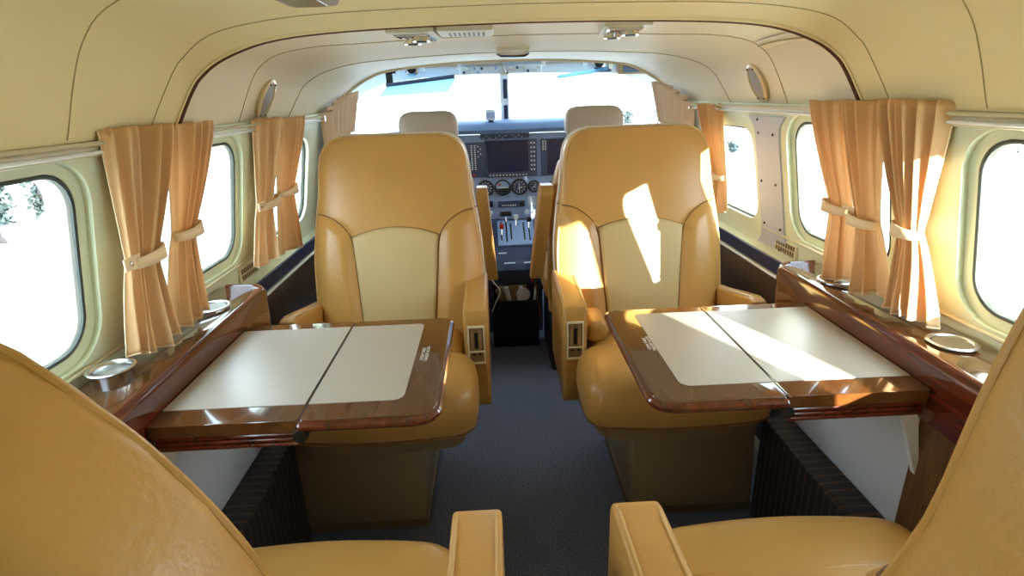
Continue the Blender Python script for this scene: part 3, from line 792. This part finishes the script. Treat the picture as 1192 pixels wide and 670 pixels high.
# sagging headliner flap by the ring at right
t = thing('headliner_flap', 'folded cream flap under the ceiling at the right shoulder', 'trim flap', (.55, 1.2, 1.13))
rows = []
for j in range(9):
    v = j/8; y = 1.105+.27*v
    r_ = []
    for i in range(9):
        u = i/8; x = .560+.014*v*0+.028*u-.010*math.sin(math.pi*v); zz = surf_z(PD, x)-.003-.010*math.sin(math.pi*u)*(1-.5*v)
        r_.append((x, y, zz))
    rows.append(r_)
f_ = obj('flap_fold', loft(rows), CEIL2, t, smooth=True); solidify(f_, .002, 0)
obj('flap_edge', tube([(r_[2][0], r_[2][1], r_[2][2]-.003) for r_ in rows], .0022, n=6), SEAMC, t, smooth=True)
# small slotted placards / vents in the lower side panels
for s in (-1, 1):
    t = thing('wall_vent', 'small pale slotted vent grille on the %s wall beyond the console' % ('left' if s < 0 else 'right'), 'vent', (s*.72, 1.41, .63), group='small wall vents')
    cx = xw(.632)
    obj('grille_plate', bx(s*(cx-.005), s*(cx+.006), 1.355, 1.47, .615, .652, bev=.002), SILLM, t)
    bm = bmesh.new()
    for i in range(8):
        for j in range(2): bx(s*(cx-.0065), s*(cx-.004), 1.365+i*.0125, 1.372+i*.0125, .620+j*.016, .632+j*.016, bm=bm)
    obj('slot', bm, PLAST_D, t)

# ================================================================ COCKPIT
# pilot seats
def pilot_seat(cx, s, label):
    t = thing('pilot_seat', label, 'seat', (cx, 2.0, 0), group='pilot seats')
    bm = bmesh.new(); rings = []
    for z, hw_, d_ in ((.905, .075, .02), (.910, .092, .035), (.925, .1, .04), (.955, .101, .042), (.975, .099, .041), (.99, .092, .037), (1.0, .080, .028), (1.005, .06, .015)):
        ring = []
        for k_ in range(32):
            a = 2*math.pi*k_/32; ca, sa = math.cos(a), math.sin(a)
            ring.append((cx+hw_*math.copysign(abs(ca)**.4, ca), 1.965+d_*math.copysign(abs(sa)**.6, sa), z))
        rings.append(ring)
    obj('headrest', loft(rings, closed=True, caps=True), HEADG, t, smooth=True, angle=70)
    obj('headrest_post', tube([(cx-.03, 1.965, .82), (cx-.03, 1.965, .92)], .006, bm=tube([(cx+.03, 1.965, .82), (cx+.03, 1.965, .92)], .006)), CHROME, t, smooth=True)
    rings = []
    for z, hw_, d_ in ((.28, .165, .05), (.45, .168, .055), (.65, .160, .055), (.76, .145, .05), (.82, .125, .045), (.85, .10, .03), (.86, .06, .015)):
        ring = []
        for k_ in range(40):
            a = 2*math.pi*k_/40; ca, sa = math.cos(a), math.sin(a)
            ring.append((cx+hw_*math.copysign(abs(ca)**.4, ca), 1.93+(z-.3)*.06+d_*math.copysign(abs(sa)**.6, sa), z))
        rings.append(ring)
    obj('backrest', loft(rings, closed=True, caps=True), LEATHER, t, smooth=True, angle=70)
    bm = bx(cx-.175, cx+.175, 1.95, 2.33, .30, .40, bev=.03, seg=4); obj('seat_cushion', bm, LEATHER, t, smooth=True, angle=60)
    obj('seat_base', bx(cx-.15, cx+.15, 1.96, 2.3, 0, .30, bev=.01), DARK, t)
    # raised inboard armrest standing upright beside the backrest
    xi = cx - s*(.153 if s < 0 else .150)
    bm = bmesh.new()
    x0, x1 = xi, xi-s*(.038 if s < 0 else .045)
    pr = [(1.85, .43), (1.905, .42), (1.955, .72), (1.93, .755), (1.865, .755), (1.84, .73)]
    prism(pr, x0, x1, 'x', bm=bm)
    bmesh.ops.bevel(bm, geom=list(bm.edges), offset=.006, segments=2, profile=.6, affect='EDGES')
    # lean inwards towards the aisle at the bottom
    for v in bm.verts: v.co.x += -s*.040*(.755-v.co.z)/.33*(.6 if s < 0 else 1.05)
    obj('armrest', bm, LEATHER, t, smooth=True, angle=40)
    return t
pilot_seat(-.277, -1, 'left pilot seat with grey-beige headrest and upright armrest')
pilot_seat(.290, 1, 'right pilot seat with grey-beige headrest and upright armrest')

# glareshield
bm = bmesh.new()
prof = [(2.70, .893), (2.705, .875), (2.90, .875), (2.90, .93), (2.84, .935), (2.73, .918)]
rows = []
for i in range(21):
    x = -.74+1.48*i/20; drop = .16*max(0, abs(x)-.30)**1.0
    rows.append([(x, y, z-drop) for y, z in prof])
gs = obj('glareshield', loft(rows, closed=True, caps=True), SHROUD, smooth=True, angle=35)
tag(gs, 'slate blue glareshield running below the windshield', 'glareshield')
# compass on the glareshield
t = thing('magnetic_compass', 'small boxy compass standing on the glareshield left of the post', 'compass', (-.062, 2.79, .93))
obj('compass_body', bx(-.088, -.038, 2.76, 2.81, .935, .985, bev=.008, seg=3), SHIELD, t, smooth=True)
obj('compass_window', bx(-.082, -.044, 2.7585, 2.762, .945, .972, bev=.002), PANEL, t)
obj('compass_stand', bx(-.075, -.050, 2.77, 2.80, .920, .938), PANEL2, t)
# instrument panel
t = thing('instrument_panel', 'blue-grey aircraft instrument panel below the glareshield', 'instrument panel', (0, 2.75, 0))
bm = bmesh.new()
pl = [(-.76, .30), (-.76, .86), (.76, .86), (.76, .30)]
prism([(a, b) for a, b in [(-.78, .42), (-.78, .79), (-.5, .835), (-.3, .868), (.3, .868), (.5, .835), (.78, .79), (.78, .42), (.2, .42), (.14, .36), (-.14, .36), (-.2, .42)]], 2.755, 2.80, 'y', bm=bm)
obj('panel_plate', bm, PANEL, t)
YF = 2.755
def disp(x0, x1, z0, z1, name='display'):
    b = obj(name, bx(x0, x1, YF-.014, YF+.002, z0, z1, bev=.003), PANEL2, t); return b
mfd = disp(-.098, .155, .665, .842, 'multifunction_display')
obj('screen', bx(-.088, .112, YF-.0165, YF-.012, .690, .838), SCREEN, mfd)
bm = bmesh.new()
for i in range(12): bx(-.080+i*.0162, -.073+i*.0162, YF-.017, YF-.012, .672, .678, bm=bm)
for i in range(7):
    for j in range(2): bx(.124+j*.014, .131+j*.014, YF-.017, YF-.012, .695+i*.021, .703+i*.021, bm=bm)
obj('button_row', bm, WHITE, mfd)
rad = disp(-.225, -.103, .668, .835, 'audio_panel')
bm = bmesh.new()
for i in range(12):
    for j in range(2): bx(-.166+j*.016, -.159+j*.016, YF-.017, YF-.012, .705+i*.0102, .7105+i*.0102, bm=bm)
for i in range(5): bx(-.134+(i % 2)*.012, -.128+(i % 2)*.012, YF-.017, YF-.012, .765+i*.012, .771+i*.012, bm=bm)
obj('button_row', bm, WHITE, rad)
obj('red_button', bx(-.163, -.150, YF-.018, YF-.012, .676, .684), RED, rad)
pfd = disp(.175, .42, .665, .842, 'flight_display'); obj('screen', bx(.205, .41, YF-.0165, YF-.012, .675, .838), SCREEN, pfd)
bm = bmesh.new()
for i in range(4):
    for j in range(2): bx(.182+j*.012, .188+j*.012, YF-.017, YF-.012, .79+i*.012, .797+i*.012, bm=bm)
obj('button_row', bm, WHITE, pfd)
pfd = disp(-.50, -.24, .665, .842, 'flight_display'); obj('screen', bx(-.49, -.28, YF-.0165, YF-.012, .675, .838), SCREEN, pfd)
an = disp(-.118, .120, .848, .8745, 'annunciator_panel')
bm = bmesh.new()
for i in range(14):
    if i % 5 != 3: bx(-.108+i*.0155, -.098+i*.0155, YF-.017, YF-.012, .852+.009*(i % 2), .857+.009*(i % 2), bm=bm)
obj('legend_lamps', bm, PANEL, an)
def gauge(x, z, r, kind):
    g = obj('gauge', lathe([(r, .002), (r, -.012), (r*.86, -.014), (r*.84, -.008)], (x, YF, z), n=28, axis='y'), BLACK, t, smooth=True, angle=40)
    obj('dial', lathe([(r*.83, -.009), (r*.83, -.0065)], (x, YF, z), n=24, axis='y'), PANEL2 if kind != 'att' else PANEL, g)
    bm = bmesh.new()
    if kind == 'att':
        bx(x-r*.7, x+r*.7, YF-.0105, YF-.009, z-.003, z+.003, bm=bm)
        obj('ground_half', prism([(x+r*.8*math.cos(R(a)), z+r*.8*math.sin(R(a))) for a in range(180, 361, 15)], YF-.0098, YF-.009, 'y'), DARK, g)
        obj('warning_flag', bx(x-r*.55, x-r*.2, YF-.011, YF-.0095, z+r*.3, z+r*.5), RED, g)
    else:
        for k_ in range(12):
            a = R(30*k_); box(bm, (x+r*.66*math.cos(a), YF-.010, z+r*.66*math.sin(a)), (r*.22, .001, r*.07), Matrix.Rotation(-a, 4, 'Y'))
        box(bm, (x, YF-.0105, z), (r*.9, .001, r*.1), Matrix.Rotation(R(50+x*600), 4, 'Y'))
        box(bm, (x+r*.1, YF-.0105, z-.1*r), (r*.6, .001, r*.1), Matrix.Rotation(R(-35+x*300), 4, 'Y'))
    obj('needle', bm, WHITE, g)
for x, z, r, k_ in ((-.103, .613, .040, 'a'), (-.018, .613, .040, 'att'), (.065, .614, .040, 'b'), (.138, .614, .030, 'c')): gauge(x, z, r, k_)
sw = disp(-.045, .090, .515, .545, 'radio_unit')
bm = bmesh.new()
for i in range(7): bx(-.025+i*.0105, -.018+i*.0105, YF-.017, YF-.012, .521, .527, bm=bm)
obj('button_row', bm, WHITE, sw)
obj('knob', lathe([(.011, -.02), (.011, -.01)], (.073, YF, .530), n=16, axis='y'), BLACK, sw)
pc = obj('placard', bx(.108, .165, YF-.004, YF+.001, .520, .562), PAPER, t); 
bm = bmesh.new()
for i in range(5): bx(.112, .158-(i % 2)*.008, YF-.0048, YF-.003, .527+i*.007, .5295+i*.007, bm=bm)
obj('printed_lines', bm, PANEL, pc)
obj('radio_unit', bx(-.125, -.070, YF-.014, YF, .518, .548, bev=.004), BLACK, t)
bm = bmesh.new()
for x in (-.115, -.085, .10, .14): lathe([(.014, .002), (.012, -.014), (.008, -.016)], (x, YF, .485), n=14, axis='y', bm=bm)
obj('knob_row', bm, SHIELD, t, smooth=True, angle=40)
bm = bmesh.new()
for i in range(14):
    lathe([(.0025, .001), (.0025, -.002)], (-.14+i*.024, YF, .66 if i % 2 else .567), n=8, axis='y', bm=bm)
obj('panel_screws', bm, BLACK, t)
# control yoke horn peeking at the right
yk = thing('control_yoke', 'dark control yoke horn left of the right pilot seat back', 'control yoke', (.28, 2.5, .62))
obj('yoke_grip', tube(spline([(.235, 2.50, .70), (.215, 2.49, .675), (.190, 2.48, .655), (.20, 2.49, .635), (.26, 2.50, .625), (.34, 2.5, .63)], 6), .013, n=10), BLACK, yk, smooth=True)
obj('yoke_column', tube([(.30, 2.5, .63), (.30, 2.75, .64)], .013), CHROME, yk, smooth=True)

# centre pedestal
t = thing('throttle_quadrant', 'blue-grey centre pedestal with power levers between pilot seats', 'control pedestal', (.02, 2.6, 0))
bm = bmesh.new()
prism([(2.37, 0), (2.37, .30), (2.42, .34), (2.70, .455), (2.754, .455), (2.754, 0)], -.115, .140, 'x', bm=bm)
obj('pedestal_body', bm, PANEL2, t)
sl = Matrix.Rotation(math.atan2(.115, .28), 4, 'X')
def on_slope(u): return (2.42+.28*u, .34+.115*u)   # u 0..1 up the slope
bm = bmesh.new(); y_, z_ = on_slope(.62); box(bm, (.035, y_, z_+.006), (.175, .20, .012), sl, bev=.003); plate = obj('quadrant_plate', bm, PANEL, t)
for x, u0, u1 in ((-.035, .4, .9), (-.01, .36, .92), (.012, .42, .85), (.075, .4, .86), (.10, .38, .7)):
    bm = bmesh.new(); ya, za = on_slope(u0); yb_, zb_ = on_slope(u1)
    tube([(x, ya, za+.0125), (x, yb_, zb_+.0125)], .0035, bm); obj('lever_slot', bm, BLACK, plate)
for x, u, m_, nm in ((-.033, .55, RED, 'condition_lever'), (-.008, .9, BLACK, 'power_lever'), (.040, .8, SHIELD, 'propeller_lever'), (.102, .72, BLACK, 'flap_lever')):
    y_, z_ = on_slope(u); lv = obj(nm, tube([(x, y_, z_+.01), (x, y_+.01, z_+.045)], .004), STEEL, t, smooth=True)
    hw_ = .028 if nm == 'power_lever' else .011
    obj('lever_knob', bx(x-hw_, x+hw_, y_-.005, y_+.022, z_+.04, z_+.062, bev=.004), m_, lv, smooth=True)
bm = bmesh.new()
for x0, x1, u in ((-.055, -.015, .12), (-.030, .02, -.12), (.06, .10, -.12), (.04, .10, .95)):
    y_, z_ = on_slope(u) if u > 0 else (2.385, .325); box(bm, ((x0+x1)/2, y_, z_+.004), (x1-x0, .008, .003), sl)
obj('legend_plates', bm, PAPER, t)
bm = bmesh.new()
for i in range(5): y_, z_ = on_slope(.15+i*.17); box(bm, (-.088, y_, z_+.004), (.03, .022, .01), sl, bev=.002)
obj('switch_row', bm, BLACK, t)
obj('red_switch', bx(.088, .098, 2.364, 2.37, .245, .262), RED, t)
obj('grab_tray', tube([(-.04, 2.372, .22), (-.03, 2.345, .21), (.09, 2.345, .21), (.10, 2.372, .22)], .010), BLACK, t, smooth=True)

# chart box with papers
t = thing('chart_box', 'open black document box on the aisle floor before the pedestal', 'box', (.01, 2.26, 0))
bm = bmesh.new()
X0, X1, Ya, Yb, H = -.090, .108, 2.20, 2.318, .215
for a in ((X0, X1, Ya, Ya+.006, 0.002, H), (X0, X1, Yb-.006, Yb, .002, H+.04), (X0, X0+.006, Ya, Yb, .002, H+.01), (X1-.006, X1, Ya, Yb, .002, H+.01), (X0, X1, Ya, Yb, .002, .008)): bx(*a, bm=bm)
obj('box_body', bm, BLACK, t)
def inbox(name, label, cat, bm, m):
    o_ = obj(name, bm, m, None); return tag(o_, label, cat)
bm = bmesh.new(); box(bm, (.0, 2.300, .165), (.13, .005, .17), Matrix.Rotation(R(-8), 4, 'X')); inbox('cardboard_folder', 'brown folder standing at the back of the black box', 'folder', bm, CARDB)
bm = bmesh.new(); box(bm, (-.020, 2.27, .17), (.035, .014, .18), Matrix.Rotation(R(-28), 4, 'Y'), bev=.002); inbox('leather_strap_case', 'long brown case leaning inside the black box', 'case', bm, CARDB)
for i, (x, w_, a, lab) in enumerate(((-.012, .020, -12, 'slim white bottle-shaped roll standing in the black box'), (.022, .016, 10, 'thin white folded sheet beside the round paper in black box'), (.092, .010, 6, 'pale papers at the right end of the black box'))):
    bm = bmesh.new(); box(bm, (x, 2.235, .185), (w_, .012, .17), Matrix.Rotation(R(a), 4, 'Y'), bev=.004, seg=2); inbox('rolled_paper', lab, 'paper', bm, PAPER)
bm = lathe([(.028, -.003), (.030, 0), (.028, .003)], (.045, 2.225, .235), n=24, axis='y'); inbox('round_paper_disc', 'round pale blue-white disc sticking out of the black box', 'disc', bm, PAPER)
bm = tube(spline([(-.093, 2.17, .18), (-.075, 2.18, .22), (-.055, 2.19, .265), (-.075, 2.19, .30), (-.095, 2.2, .325)], 8), .0028, n=6)
tag(obj('headset_cable', bm, WHITE, smooth=True), 'thin pale cable looping down the left of the black box', 'cable')
bm = tube(spline([(.088, 2.19, .31), (.100, 2.19, .27), (.106, 2.185, .22), (.112, 2.18, .16), (.118, 2.18, .10)], 8), .0035, n=6)
tag(obj('headset_cable', bm, SEAM, smooth=True), 'brown cable hanging at the right of the black box', 'cable')

# windshield top fittings
def fit(name, label, cat, loc, group=None): return thing(name, label, cat, loc, group=group)
translucent(SMOKE, .7, (.58, .85, .96, 1))
t = fit('sun_visor', 'translucent light blue sun visor at the left windshield top', 'sun visor', (-.40, 2.80, 1.12))
bm = bmesh.new()
A = [(-.545, 2.78, 1.105), (-.215, 2.80, 1.133), (-.262, 2.80, 1.068), (-.585, 2.78, 1.058)]
va = [bm.verts.new(p) for p in A]; vb = [bm.verts.new((x, y+.005, z)) for x, y, z in A]
bm.faces.new(va); bm.faces.new(vb[::-1])
for i in range(4): bm.faces.new((va[i], va[(i+1) % 4], vb[(i+1) % 4], vb[i]))
obj('visor_plate', bm, SMOKE, t)
obj('visor_bar', tube([(-.55, 2.78, 1.108), (-.225, 2.80, 1.138)], .009), PANEL2, t, smooth=True)
obj('visor_clamp', bx(-.545, -.515, 2.775, 2.80, 1.11, 1.165, bm=bx(-.545, -.50, 2.775, 2.80, 1.158, 1.168)), BLACK, t)
t = fit('sun_visor', 'folded blue sun visor arm at the right windshield top', 'sun visor', (.38, 2.80, 1.14))
obj('visor_bar', tube([(.232, 2.79, 1.118), (.26, 2.79, 1.120), (.27, 2.79, 1.121), (.41, 2.79, 1.137), (.50, 2.79, 1.150)], [.003, .003, .009, .010, .009]), SMOKE, t, smooth=True)
obj('visor_clamp', bx(.44, .52, 2.785, 2.81, 1.135, 1.158, bev=.004), PANEL2, t)
obj('visor_joint', lathe([(.013, -.012), (.013, .012)], (.515, 2.79, 1.16), n=14, axis='y'), STEEL, t)
t = fit('overhead_panel', 'pale overhead switch panel above the windshield centre post', 'switch panel', (.02, 2.80, 1.16))
obj('panel_plate', bx(-.20, .19, 2.80, 2.858, 1.142, 1.180, bev=.006), SHIELD, t)
rnd = random.Random(4)
for i in range(22):
    x = -.18+i*.0168; m_ = rnd.choice([WHITE, PANEL2, STEEL, PANEL])
    z = 1.152+.016*(i % 2)
    obj('toggle_switch', bx(x-.005, x+.006, 2.785, 2.802, z-.006, z+.006, bev=.002), m_, t)
obj('centre_latch', tube([(.01, 2.79, 1.185), (.01, 2.785, 1.165), (.018, 2.785, 1.148)], .008, bm=bx(-.01, .035, 2.79, 2.80, 1.138, 1.150)), STEEL, t, smooth=True)
obj('vent_strip', bx(-.17, .0, 2.79, 2.80, 1.183, 1.203, bev=.002), HEADG, t)
t = fit('standby_display', 'small boxed dark display at the top right of the windshield', 'display', (.64, 2.82, 1.15))
obj('casing', bx(.555, .725, 2.80, 2.855, 1.122, 1.182, bev=.01, seg=3), PLAST_T, t, smooth=True)
obj('screen', bx(.578, .70, 2.796, 2.802, 1.132, 1.170, bev=.003), PANEL2, t)
for x, lab in ((-.43, 'dark eyeball air outlet above the left sun visor'), (.47, 'dark eyeball air outlet above the right sun visor')):
    t = fit('air_outlet', lab, 'air outlet', (x, 2.83, 1.18), 'windshield air outlets')
    obj('outlet_ring', lathe([(.034, .0), (.034, -.014), (.024, -.018), (.022, -.010)], (x, 2.858, 1.180), n=22, axis='y', cap=False), STEEL, t, smooth=True)
    obj('outlet_core', lathe([(.022, -.014), (.012, -.02)], (x, 2.858, 1.180), n=18, axis='y'), BLACK, t, smooth=True)
for xa, xb_, lab in ((-.38, -.20, 'pale handrail tube along the left of the windshield top'), (.20, .40, 'pale handrail tube along the right of the windshield top')):
    t = fit('handrail', lab, 'handrail', ((xa+xb_)/2, 2.83, 1.18), 'windshield handrails')
    obj('rail', tube([(xa, 2.84, 1.186), (xb_, 2.84, 1.188)], .010), HEADG, t, smooth=True)
    obj('rail_mount', bx(xa-.012, xa+.012, 2.83, 2.862, 1.170, 1.200, bev=.003, bm=bx(xb_-.012, xb_+.012, 2.83, 2.862, 1.170, 1.200, bev=.003)), WHITE, t)

# ================================================================ OUTSIDE
GZ = -1.15
GROUND = mat('pale_apron', rgb(216, 218, 218), .9, vary=.2, vscale=.3)
bm = bmesh.new(); box(bm, (0, 40, GZ-.05), (400, 400, .1)); g_ = obj('ground', bm, GROUND); struct(g_)
LEAF = mat('dusty_foliage', rgb(44, 60, 60), .8, vary=.4, vscale=3)
BARK = mat('bark', rgb(44, 40, 44), .9)
def tree(x, y, h, r, seed, label, sparse=False, grp='trees beyond the apron'):
    rnd = random.Random(seed)
    t = thing('tree', label, 'tree', (x, y, GZ), group=grp)
    bm = bmesh.new(); nb = 5 if sparse else 2
    for i in range(nb):
        a = rnd.uniform(0, 6.28); q_ = r*.5 if sparse else r*.15
        tube([(x+rnd.uniform(-.2, .2), y, GZ), (x+math.cos(a)*q_*.5, y+math.sin(a)*q_*.5, GZ+h*.35), (x+math.cos(a)*q_, y+math.sin(a)*q_, GZ+h*.75)], [.09*h/3, .07*h/3, .04*h/3], bm, n=6)
    obj('trunk', bm, BARK, t)
    bm = bmesh.new(); N = 900 if sparse else 500
    for i in range(N):
        u = max(-.75, min(.75, rnd.gauss(0, .42))); v = max(-.75, min(.75, rnd.gauss(0, .42))); w_ = rnd.uniform(0, 1)
        c = Vector((x+u*r, y+v*r, GZ+h*((.25 if sparse else .12)+(.75 if sparse else .85)*w_)))
        e = .21*r if sparse else .16*r
        rr = Matrix.Rotation(rnd.uniform(0, 6.28), 3, Vector((rnd.uniform(-1, 1), rnd.uniform(-1, 1), rnd.uniform(-1, 1))).normalized())
        vs = [bm.verts.new(c+rr @ Vector(p)*e) for p in ((-1, 0, 0), (0, -.5, .1), (1, 0, 0), (0, .5, .1))]
        bm.faces.new(vs)
    obj('foliage', bm, LEAF, t)
for i, (x, y, h, r) in enumerate(((-9.4, 9.1, 1.4, .36), (-8.8, 9.75, 1.25, .36), (-8.2, 10.4, 1.4, .36), (-7.6, 11.05, 1.2, .36))):
    tree(x, y, h, r, 10+i, 'sparse thin-stemmed tree standing outside the nearest left window', True, 'trees outside the nearest left window')
for i, (x, y, h, r) in enumerate(((10.55, 19.0, .8, .42), (8.1, 19.4, .4, .5))):
    tree(x, y, h, r, 30+i, 'round distant tree seen through the right mid window', grp='trees outside the right mid window')
for i, x in enumerate((13.3, 15.0, 16.7)):
    tree(x, 15.0-.1*i, .95+.15*(i % 2), .5, 40+i, 'distant scrubby tree outside the nearest right window', grp='trees outside the nearest right window')
for i, x in enumerate((7.6, 9.1, 10.7)):
    tree(x, 38.0, .9, .5, 50+i, 'tiny far tree beyond the right half of the windshield', grp='far trees beyond the windshield')
# wings
for s in (-1, 1):
    bm = bmesh.new()
    secs = []
    for x, ya, yb_, z in ((.80, -.5, 1.1, -.10), (5.2, -.1, .75, .02)):
        c = yb_-ya; sec = []
        for q_ in [i/12 for i in range(13)]: sec.append((s*x, yb_-c*q_, z+.11*c*math.sqrt(q_)*(1-q_)*1.4))
        for q_ in [i/12 for i in range(11, 0, -1)]: sec.append((s*x, yb_-c*q_, z-.05*c*math.sqrt(q_)*(1-q_)))
        secs.append(sec)
    w_ = tag(obj('wing', loft(secs, closed=True, caps=True), SKIN, smooth=True, angle=50), 'white aircraft wing outside the %s windows' % ('left' if s < 0 else 'right'), 'wing', 'aircraft wings')
